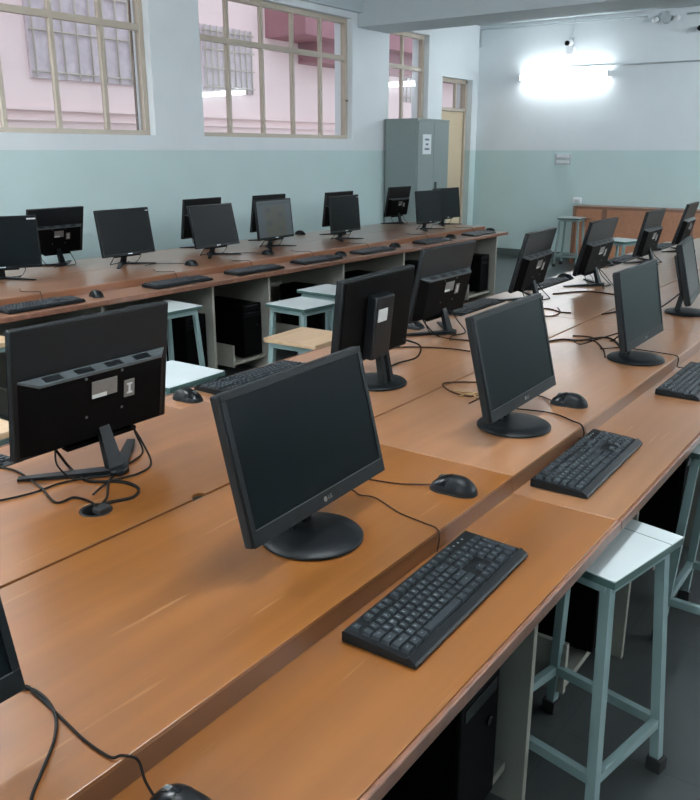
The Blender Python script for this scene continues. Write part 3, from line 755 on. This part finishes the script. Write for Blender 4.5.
Lk(cur, bb.inputs['Emission Color']); bb.inputs['Emission Strength'].default_value = .42; bb.inputs['Base Color'].default_value = (.01, .012, .014, 1); bb.inputs['Roughness'].default_value = .3
for ch in f_[3].children_recursive:
    if ch.name.startswith('screen'):
        ch.data = ch.data.copy(); ch.data.materials[0] = ms; ch['label'] = 'lit screen showing a dim web page'
# small tags on two screens' corners
for o, r_ in ((f_[0], .0), (f_[1], 0), (f_[4], 0)):
    p = [c for c in o.children if c.name.startswith('monitor_panel')][0]
    b = MB(); q_ = .160 if o is f_[0] else .185; b.box(.0023, .0032, q_, .208, .276, .284 if o is f_[0] else .281); b.build('corner_tag', M['white'] if o is f_[0] else M['silver'], p)

# cables of the centre row, in world coordinates on the desktops
z1 = ZR+.003
def W(pts, z=z1): return [(x, y, z) for x, y in pts]
cable(mA2, [(-1.595, 1.03, .84), (-1.60, 1.06, .79)] + W([(-1.60, 1.085), (-1.497, 1.058), (-1.429, 1.099), (-1.368, 1.096), (-1.339, 1.056), (-1.359, 1.005)]) + [(-1.35, .975, z1), (-1.352, .97, .70)], .0036)
cable(mA2, W([(-1.90, .93), (-1.80, .975), (-1.737, .989), (-1.676, .997), (-1.551, .972), (-1.452, .942), (-1.443, .981), (-1.396, .987)]) + [(-1.363, .975, z1), (-1.355, .97, .70)], .0026)
cable(mA2, W([(-1.66, .70), (-1.60, .80), (-1.559, .877), (-1.537, .946), (-1.536, 1.008), (-1.519, 1.056), (-1.49, 1.12)]), .0024)
cable(mA2, W([(-1.47, 1.11), (-1.452, 1.082), (-1.385, 1.023)]) + [(-1.352, .98, z1), (-1.350, .965, .70)], .0030)
cable(mA2, [(-1.595, 1.265, .85), (-1.58, 1.27, .79)] + W([(-1.546, 1.262), (-1.513, 1.209), (-1.50, 1.15)]), .0026)
b = MB(); b.box(-.012, .012, -.016, .016, 0, .012, bev=.003, mtx=Matrix.Translation((0,0,0))); pl_ = b.build('cable_plug', M['rubber'], mA2)
pl_.location = stand_local(mA2, [(-1.336, .972, ZR+.001)])[0]
cable(mC2, [(-1.70, 2.85, .85), (-1.66, 2.85, .79)] + W([(-1.605, 2.857), (-1.53, 2.84), (-1.472, 2.853), (-1.42, 2.84)]), .0030)
cable(mB2, [(-1.43, 2.30, .86), (-1.42, 2.40, .82), (-1.455, 2.44, .765)] + W([(-1.50, 2.38), (-1.487, 2.258)]), .0032)
cable(mB2, W([(-1.66, 2.50), (-1.633, 2.59), (-1.543, 2.655), (-1.45, 2.69), (-1.375, 2.695)]), .0028)
cable(mE2, W([(-1.62, 4.10), (-1.56, 4.22), (-1.506, 4.276), (-1.434, 4.288), (-1.344, 4.275), (-1.25, 4.30)]), .0040)
cable(mE2, [(-1.62, 4.66, .86), (-1.56, 4.70, .79)] + W([(-1.50, 4.66), (-1.44, 4.55), (-1.38, 4.62), (-1.30, 4.68)]), .0026)
cable(mD2, W([(-1.60, 3.60), (-1.494, 3.681), (-1.453, 3.679), (-1.399, 3.643), (-1.348, 3.65)]), .0030)
cable(mD2, W([(-1.50, 3.50), (-1.426, 3.50), (-1.388, 3.544), (-1.399, 3.643), (-1.45, 3.74)]), .0026)
cable(mB, [(-.90, 1.88, .86), (-.99, 1.95, .80)] + W([(-1.07, 2.19), (-1.105, 2.166), (-1.176, 2.182), (-1.237, 2.251), (-1.158, 2.322), (-1.05, 2.36)]), .0026, M['cableb'])
cable(mB, W([(-1.13, 2.15), (-1.105, 2.19), (-1.075, 2.17), (-1.07, 2.225), (-1.13, 2.20), (-1.18, 2.20)]), .0030, M['gold'])
cable(mC, W([(-1.20, 3.02), (-1.17, 3.091), (-1.105, 3.115), (-1.052, 3.219), (-1.0, 3.2), (-.93, 3.08)]), .0040)
cable(mC, [(-.86, 2.85, .86), (-.98, 2.95, .80)] + W([(-1.08, 3.05), (-1.12, 3.10), (-1.06, 3.14), (-.98, 3.02), (-.93, 2.9)]), .0026)
cable(mC, [(-.88, 3.10, .88)] + W([(-1.00, 3.18), (-1.10, 3.20), (-1.16, 3.18)]), .0030)
cable(mD, [(-.93, 4.0, .86)] + W([(-1.05, 3.95), (-1.16, 3.86), (-1.22, 3.70)]), .0034)

# ------------------------------------------------------------------ keyboards
U = .0188
def key_layout():
    rows = [[('Esc',1),None,('F1',1),('F2',1),('F3',1),('F4',1),.5,('F5',1),('F6',1),('F7',1),('F8',1),.5,('F9',1),('F10',1),('F11',1),('F12',1)],
            [(c,1) for c in '`1234567890-='] + [('Bksp',2)],
            [('Tab',1.5)] + [(c,1) for c in 'QWERTYUIOP[]'] + [('\\',1.5)],
            [('Caps',1.75)] + [(c,1) for c in 'ASDFGHJKL;\''] + [('Enter',2.25)],
            [('Shift',2.25)] + [(c,1) for c in 'ZXCVBNM,./'] + [('Shift',2.75)],
            [('Ctrl',1.25),('Win',1.25),('Alt',1.25),('',6.25),('Alt',1.25),('Fn',1.25),('Menu',1.25),('Ctrl',1.25)]]
    out = []   # (text, x0, x1, row0, row1) in key units
    for r, row in enumerate(rows):
        x = 0.; ry = r + (.25 if r else 0)
        for k in row:
            if k is None: x += 1; continue
            if isinstance(k, float): x += k; continue
            out.append((k[0], x, x+k[1], ry, ry+1)); x += k[1]
    nx = 15.3
    for i, s in enumerate(('Prt', 'Scr', 'Brk')): out.append((s, nx+i, nx+i+1, 0, 1))
    for i, s in enumerate(('Ins', 'Home', 'PgU')): out.append((s, nx+i, nx+i+1, 1.25, 2.25))
    for i, s in enumerate(('Del', 'End', 'PgD')): out.append((s, nx+i, nx+i+1, 2.25, 3.25))
    out.append(('^', nx+1, nx+2, 4.25, 5.25))
    for i, s in enumerate(('<', 'v', '>')): out.append((s, nx+i, nx+i+1, 5.25, 6.25))
    px = 18.6
    for i, s in enumerate(('Num', '/', '*', '-')): out.append((s, px+i, px+i+1, 1.25, 2.25))
    for r, s3 in enumerate(('789', '456', '123')):
        for i, s in enumerate(s3): out.append((s, px+i, px+i+1, 2.25+r, 3.25+r))
    out.append(('+', px+3, px+4, 2.25, 4.25)); out.append(('Ent', px+3, px+4, 4.25, 6.25))
    out.append(('0', px, px+2, 5.25, 6.25)); out.append(('.', px+2, px+3, 5.25, 6.25))
    return out
KL = key_layout()
KW, KD = .444, .140
def kmap(u, v):   # key units -> local (x front +, y right); z on the sloped deck
    y = -KW/2 + .0095 + u*U*1.008*(KW-.019)/(22.6*U*1.008)
    x = -KD/2 + .008 + v*(KD-.026)/6.25
    return x, y
def deck(x): return .0215 - (x+KD/2)*.055     # deck height falls towards the user
def add_key(b, k):
    s, u0, u1, v0, v1 = k; x0, y0 = kmap(u0, v0); x1, y1 = kmap(u1, v1); g = .0011; t = .0022
    x0 += g; y0 += g; x1 -= g; y1 -= g; h = .0065
    vs = [(x0,y0,deck(x0)-.001),(x1,y0,deck(x1)-.001),(x1,y1,deck(x1)-.001),(x0,y1,deck(x0)-.001),
          (x0+t*.6,y0+t,deck(x0)+h),(x1-t,y0+t,deck(x1)+h-.001),(x1-t,y1-t,deck(x1)+h-.001),(x0+t*.6,y1-t,deck(x0)+h)]
    b.add(vs, [(3,2,1,0),(4,5,6,7),(0,1,5,4),(1,2,6,5),(2,3,7,6),(3,0,4,7)])
def make_kb(detailed):
    t = empty('keyboard')
    b = MB()
    prof = [(-KD/2, .002), (-KD/2, .019), (-KD/2+.003, .0215), (KD/2-.018, deck(KD/2-.018)), (KD/2-.015, .018), (KD/2-.003, .0105), (KD/2, .007), (KD/2-.001, .002)]
    vs = [(x, s*KW/2, z) for s in (-1, 1) for x, z in prof]; n = len(prof)
    t_ = bmesh.new(); vv = [t_.verts.new(v) for v in vs]
    t_.faces.new(vv[:n]); t_.faces.new(vv[n:][::-1])
    for i in range(n): t_.faces.new([vv[i], vv[(i+1)%n], vv[n+(i+1)%n], vv[n+i]])
    bmesh.ops.recalc_face_normals(t_, faces=t_.faces)
    b.merge(t_, 0)
    b.build('keyboard_body', M['black'], t)
    b = MB(); b.box(-KD/2+.02, -KD/2+.03, -.2, -.17, 0, .004); b.box(-KD/2+.02, -KD/2+.03, .17, .2, 0, .004); b.box(KD/2-.03, KD/2-.02, -.2, -.17, 0, .004); b.box(KD/2-.03, KD/2-.02, .17, .2, 0, .004)
    b.build('feet', M['rubber'], t)
    if detailed:
        for k in KL[:100]: b = MB(); add_key(b, k); b.build('key', M['key'], t)
        b = MB(); [add_key(b, k) for k in KL[100:]]; o = b.build('keys', M['key'], t); o['kind'] = 'stuff'
    else:
        b = MB(); [add_key(b, k) for k in KL]; o = b.build('keys', M['key'], t); o['kind'] = 'stuff'
    b = MB(); x, y = kmap(19, .35)
    for i in range(3): b.box(x-.002, x+.002, y+i*.018, y+i*.018+.004, .0205, .0218)
    b.build('indicator_light', M['legend'], t)
    return t
def legends(kb):
    bm = bmesh.new(); me0 = []
    for s, u0, u1, v0, v1 in KL:
        if not s: continue
        c = bpy.data.curves.new('l', 'FONT'); c.body = s; c.size = .0078 if len(s) == 1 else .0036; c.extrude = .0001; c.align_x = 'CENTER'; c.align_y = 'CENTER'; c.resolution_u = 1
        o = bpy.data.objects.new('l', c); me = bpy.data.meshes.new_from_object(o); bpy.data.objects.remove(o); bpy.data.curves.remove(c)
        x, y = kmap((u0+u1)/2 if len(s) > 1 else (u0+u1)/2-.08, v0+.42)
        sl = -.055 - .05
        mt = Matrix.Translation((x, y, deck(x)+.0063)) @ Matrix(((0,-1,0,0),(1,0,0,0),(0,-sl,1,0),(0,0,0,1)))
        me.transform(mt); bm.from_mesh(me); bpy.data.meshes.remove(me)
    me = bpy.data.meshes.new('key_print'); bm.to_mesh(me); bm.free(); me.materials.append(M['legend'])
    o = bpy.data.objects.new('key_print', me); col.objects.link(o); o.parent = kb; return o
kb1 = make_kb(True); kbs = make_kb(False)
legends(kb1); KG = 'keyboards on the right hand shelf'
lg = [c for c in kb1.children if c.name.startswith('key_print')][0]
c2 = lg.copy(); col.objects.link(c2); c2.parent = kbs
def put_kb(o, x, y, rz, label, group): o.location = (x, y, ZL+.0003); o.rotation_euler = (0, 0, R(rz)); tag(o, label, 'keyboard', group); return o
kA = put_kb(kb1, -.624, 1.161, 1.5, 'black keyboard in the foreground below the nearest round based monitor', KG)
kB = put_kb(copy_tree(kb1), -.637, 1.945, 1, 'black keyboard left of the nearest stool, second along the shelf', KG)
kC = put_kb(kbs, -.615, 2.905, 0, 'black keyboard cut by the right picture edge', KG)
cable(kA, W([(-1.03, 1.35), (-.976, 1.367), (-.945, 1.355), (-.906, 1.361), (-.825, 1.327), (-.758, 1.315)]) + [(-.722, 1.305, z1+.001), (-.713, 1.30, ZR-.012), (-.7135, 1.295, ZL+.010), (-.708, 1.285, ZL+.012)], .0016, M['cableb'])
cable(kB, W([(-1.0, 2.11), (-.919, 2.137), (-.828, 2.155), (-.753, 2.12)]) + [(-.722, 2.10, z1+.001), (-.713, 2.10, ZR-.012), (-.7135, 2.10, ZL+.012), (-.722, 2.085, ZL+.012)], .0020)
cable(kC, W([(-.99, 3.02), (-.93, 3.09), (-.87, 3.094), (-.771, 3.086)]) + [(-.722, 3.07, z1+.001), (-.713, 3.065, ZR-.012), (-.7135, 3.06, ZL+.012), (-.69, 3.05, ZL+.012)], .0020)
KG2 = 'keyboards on the left shelf of the centre row'
for x, y, rz, lab in ((-1.865, .865, 180, 'black keyboard glimpsed at the left edge under the big monitor back'),
                      (-1.885, 2.055, 179, 'black keyboard half hidden behind the nearest round based monitor'),
                      (-1.88, 3.71, 181, 'flat black keyboard between two monitor backs'),
                      (-1.89, 4.62, 180, 'black keyboard behind the leaning monitor back, left of a mouse'),
                      (-1.885, 6.05, 180, 'black keyboard near the far cupboard end, right of a mouse'),
                      (-1.89, 7.05, 180, 'farthest black keyboard of the centre row')):
    o = copy_tree(kbs)
    for ch in list(o.children):
        if ch.name.startswith('key_print') or ch.name.startswith('cable'): bpy.data.objects.remove(ch)
    put_kb(o, x, y, rz, lab, KG2)
KG3 = 'keyboards along the window row'
kf = []
for x, y, lab in ((.645, 2.47, 'black keyboard at the left picture edge in the window row'),
                  (.64, 3.41, 'black keyboard below the blank monitor between the large windows'),
                  (.645, 4.08, 'black keyboard under the monitor with the diagonal reflection'),
                  (.645, 4.74, 'black keyboard right below the web page monitor'),
                  (.645, 5.45, 'black keyboard below the blank monitor right of the web page'),
                  (.645, 6.36, 'black keyboard below the two side by side monitors, the nearer one'),
                  (.645, 7.22, 'black keyboard at the far end of the window row')):
    o = copy_tree(kbs)
    for ch in list(o.children):
        if ch.name.startswith('key_print') or ch.name.startswith('cable'): bpy.data.objects.remove(ch)
    p = far(x, y); put_kb(o, p.x, p.y, math.degrees(FR), lab, KG3); kf.append(o)
    b = MB(); b.tube([(-.07, .05, .012), (-.09, .07, .020), (-.118, .08, .046+.004), (-.16, .10, .0485), (-.24, .05, .0485), (-.34, .10, .0485)], .0018); b.build('cable', M['cable'], o)

# ------------------------------------------------------------------ mice
def make_mouse():
    t = empty('mouse'); Lh, Wh, Hh = .055, .0315, .038; nr, na = 14, 48
    def pt(k, a):
        rr = 1-(1-k/nr)**1.6; c, s_ = math.cos(a), math.sin(a)
        ex = 2/2.5; cx_ = math.copysign(abs(c)**ex, c); sy_ = math.copysign(abs(s_)**ex, s_)
        u = rr*cx_; waist = 1-.10*math.exp(-((u+.05)/.35)**2)
        x = u*Lh; y = rr*sy_*Wh*waist
        z = .004 + Hh*(1-rr**2.7)**.62*(.90-.16*(u-.25)**2-.10*max(0, -u))
        return (x, y, z)
    def sheet(sel, name, m, lift=0.):
        b = MB(); vs = {}
        for k in range(nr):
            for j in range(na):
                a = 2*math.pi*(j+.5)/na; c = pt(k+.5, a)
                if not sel(c): continue
                q = []
                for kk, jj in ((k, j), (k+1, j), (k+1, (j+1) % na), (k, (j+1) % na)):
                    key = (kk, jj if kk else 0)
                    if key not in vs:
                        p = pt(kk, 2*math.pi*jj/na); vs[key] = b.bm.verts.new((p[0], p[1], p[2]+lift))
                    if vs[key] not in q: q.append(vs[key])
                f = b.bm.faces.new(q); f.smooth = True
        return b.build(name, m, t)
    top = lambda c: c[0] < -.008 and c[2] > .014
    sheet(lambda c: True, 'mouse_body', M['black'])
    sheet(lambda c: top(c) and c[1] < 0, 'button', M['gloss'], .0009); sheet(lambda c: top(c) and c[1] >= 0, 'button', M['gloss'], .0009)
    b = MB(); b.prism([pt(nr, 2*math.pi*j/na)[:2] for j in range(na)], .0002, .0045); b.build('mouse_sole', M['rubber'], t)
    b = MB(); b.cyl((-.028, -.004, .0250), (-.028, .004, .0250), .009, n=18); b.build('wheel', M['ledge'], t)
    return t
m0 = make_mouse(); mused = []
def mouse(x, y, z, rz, label, group, pts=None, m=None):
    o = m0 if not mused else copy_tree(m0)
    if mused:
        for ch in list(o.children):
            if ch.name.startswith('cable'): bpy.data.objects.remove(ch)
    mused.append(o); o.location = (x, y, z+.0003); o.rotation_euler = (0, 0, R(rz)); tag(o, label, 'mouse', group)
    if pts: cable(o, pts, .0019, m)
    return o
MG = 'mice on the right hand desks'
mouse(-.790, 1.498, ZR, 5, 'black mouse right of the nearest round based monitor', MG, [(-.842, 1.491, ZR+.006)] + W([(-.87, 1.48), (-.915, 1.455), (-.985, 1.438), (-1.07, 1.42), (-1.13, 1.36)]), M['cableb'])
mouse(-.822, 2.268, ZR, 8, 'black mouse right of the second round based monitor', MG, [(-.874, 2.262, ZR+.006)] + W([(-.90, 2.285), (-.925, 2.295), (-.99, 2.30)]))
mouse(-.622, .528, ZL, 0, 'black mouse cut by the bottom picture edge', MG, [(-.675, .527, ZL+.006), (-.697, .532, ZL+.015), (-.712, .535, ZR-.008), (-.722, .52, ZR+.004)] + W([(-.734, .51), (-.785, .511), (-.851, .521), (-.92, .53), (-.951, .527), (-1.0, .45)]))
cable(mZ, W([(-1.02, .46), (-.95, .523), (-.915, .534), (-.861, .521), (-.819, .491), (-.779, .444), (-.755, .415)]) + [(-.725, .39, z1), (-.713, .385, ZR-.012), (-.7135, .38, ZL+.012), (-.70, .36, ZL+.012)], .0022)
MG2 = 'mice on the left shelf of the centre row'
mouse(-1.895, 1.745, ZL, 185, 'black mouse beside the keyboard behind the nearest round based monitor', MG2)
mouse(-1.88, 3.12, ZL, 180, 'small dark mouse between the round based monitor back and the next one', MG2)
mouse(-1.875, 4.93, ZL, 180, 'black mouse right of the leaning monitor back', MG2, [(-1.82, 4.93, ZL+.008), (-1.75, 4.92, ZL+.018), (-1.725, 4.90, ZR+.006)] + W([(-1.68, 4.84), (-1.62, 4.70)]))
mouse(-1.89, 5.72, ZL, 180, 'black mouse just left of the second last monitor back', MG2)
MG3 = 'mice along the window row'
for x, y, z, rz, lab in ((.62, 2.83, ZL, -10, 'black mouse at the right end of the leftmost window row keyboard'),
                         (.335, 3.80, ZR, -5, 'black mouse between the first two whole blank monitors of the window row'),
                         (.345, 4.54, ZR, -5, 'black mouse left of the web page monitor foot'),
                         (.60, 5.08, ZL, 0, 'black mouse at the right of the keyboard below the web page monitor'),
                         (.60, 5.83, ZL, 0, 'black mouse at the right of the fifth window row keyboard'),
                         (.61, 6.74, ZL, 0, 'black mouse below the two side by side monitors'),
                         (.60, 7.54, ZL, 0, 'black mouse at the far end corner of the window row'),
                         (-.42, 5.82, ZR, 180, 'black mouse on the wall side right of the web page monitor')):
    p = far(x, y); o = mouse(p.x, p.y, z, rz+math.degrees(FR), lab, MG3)
    if z == ZR and x > 0:
        b = MB(); b.tube([(-.052, 0, .006), (-.09, .01, .003), (-.16, -.03, .003), (-.24, -.12, .003), (-.20, -.22, .003)], .0018); b.build('cable', M['cable'], o)
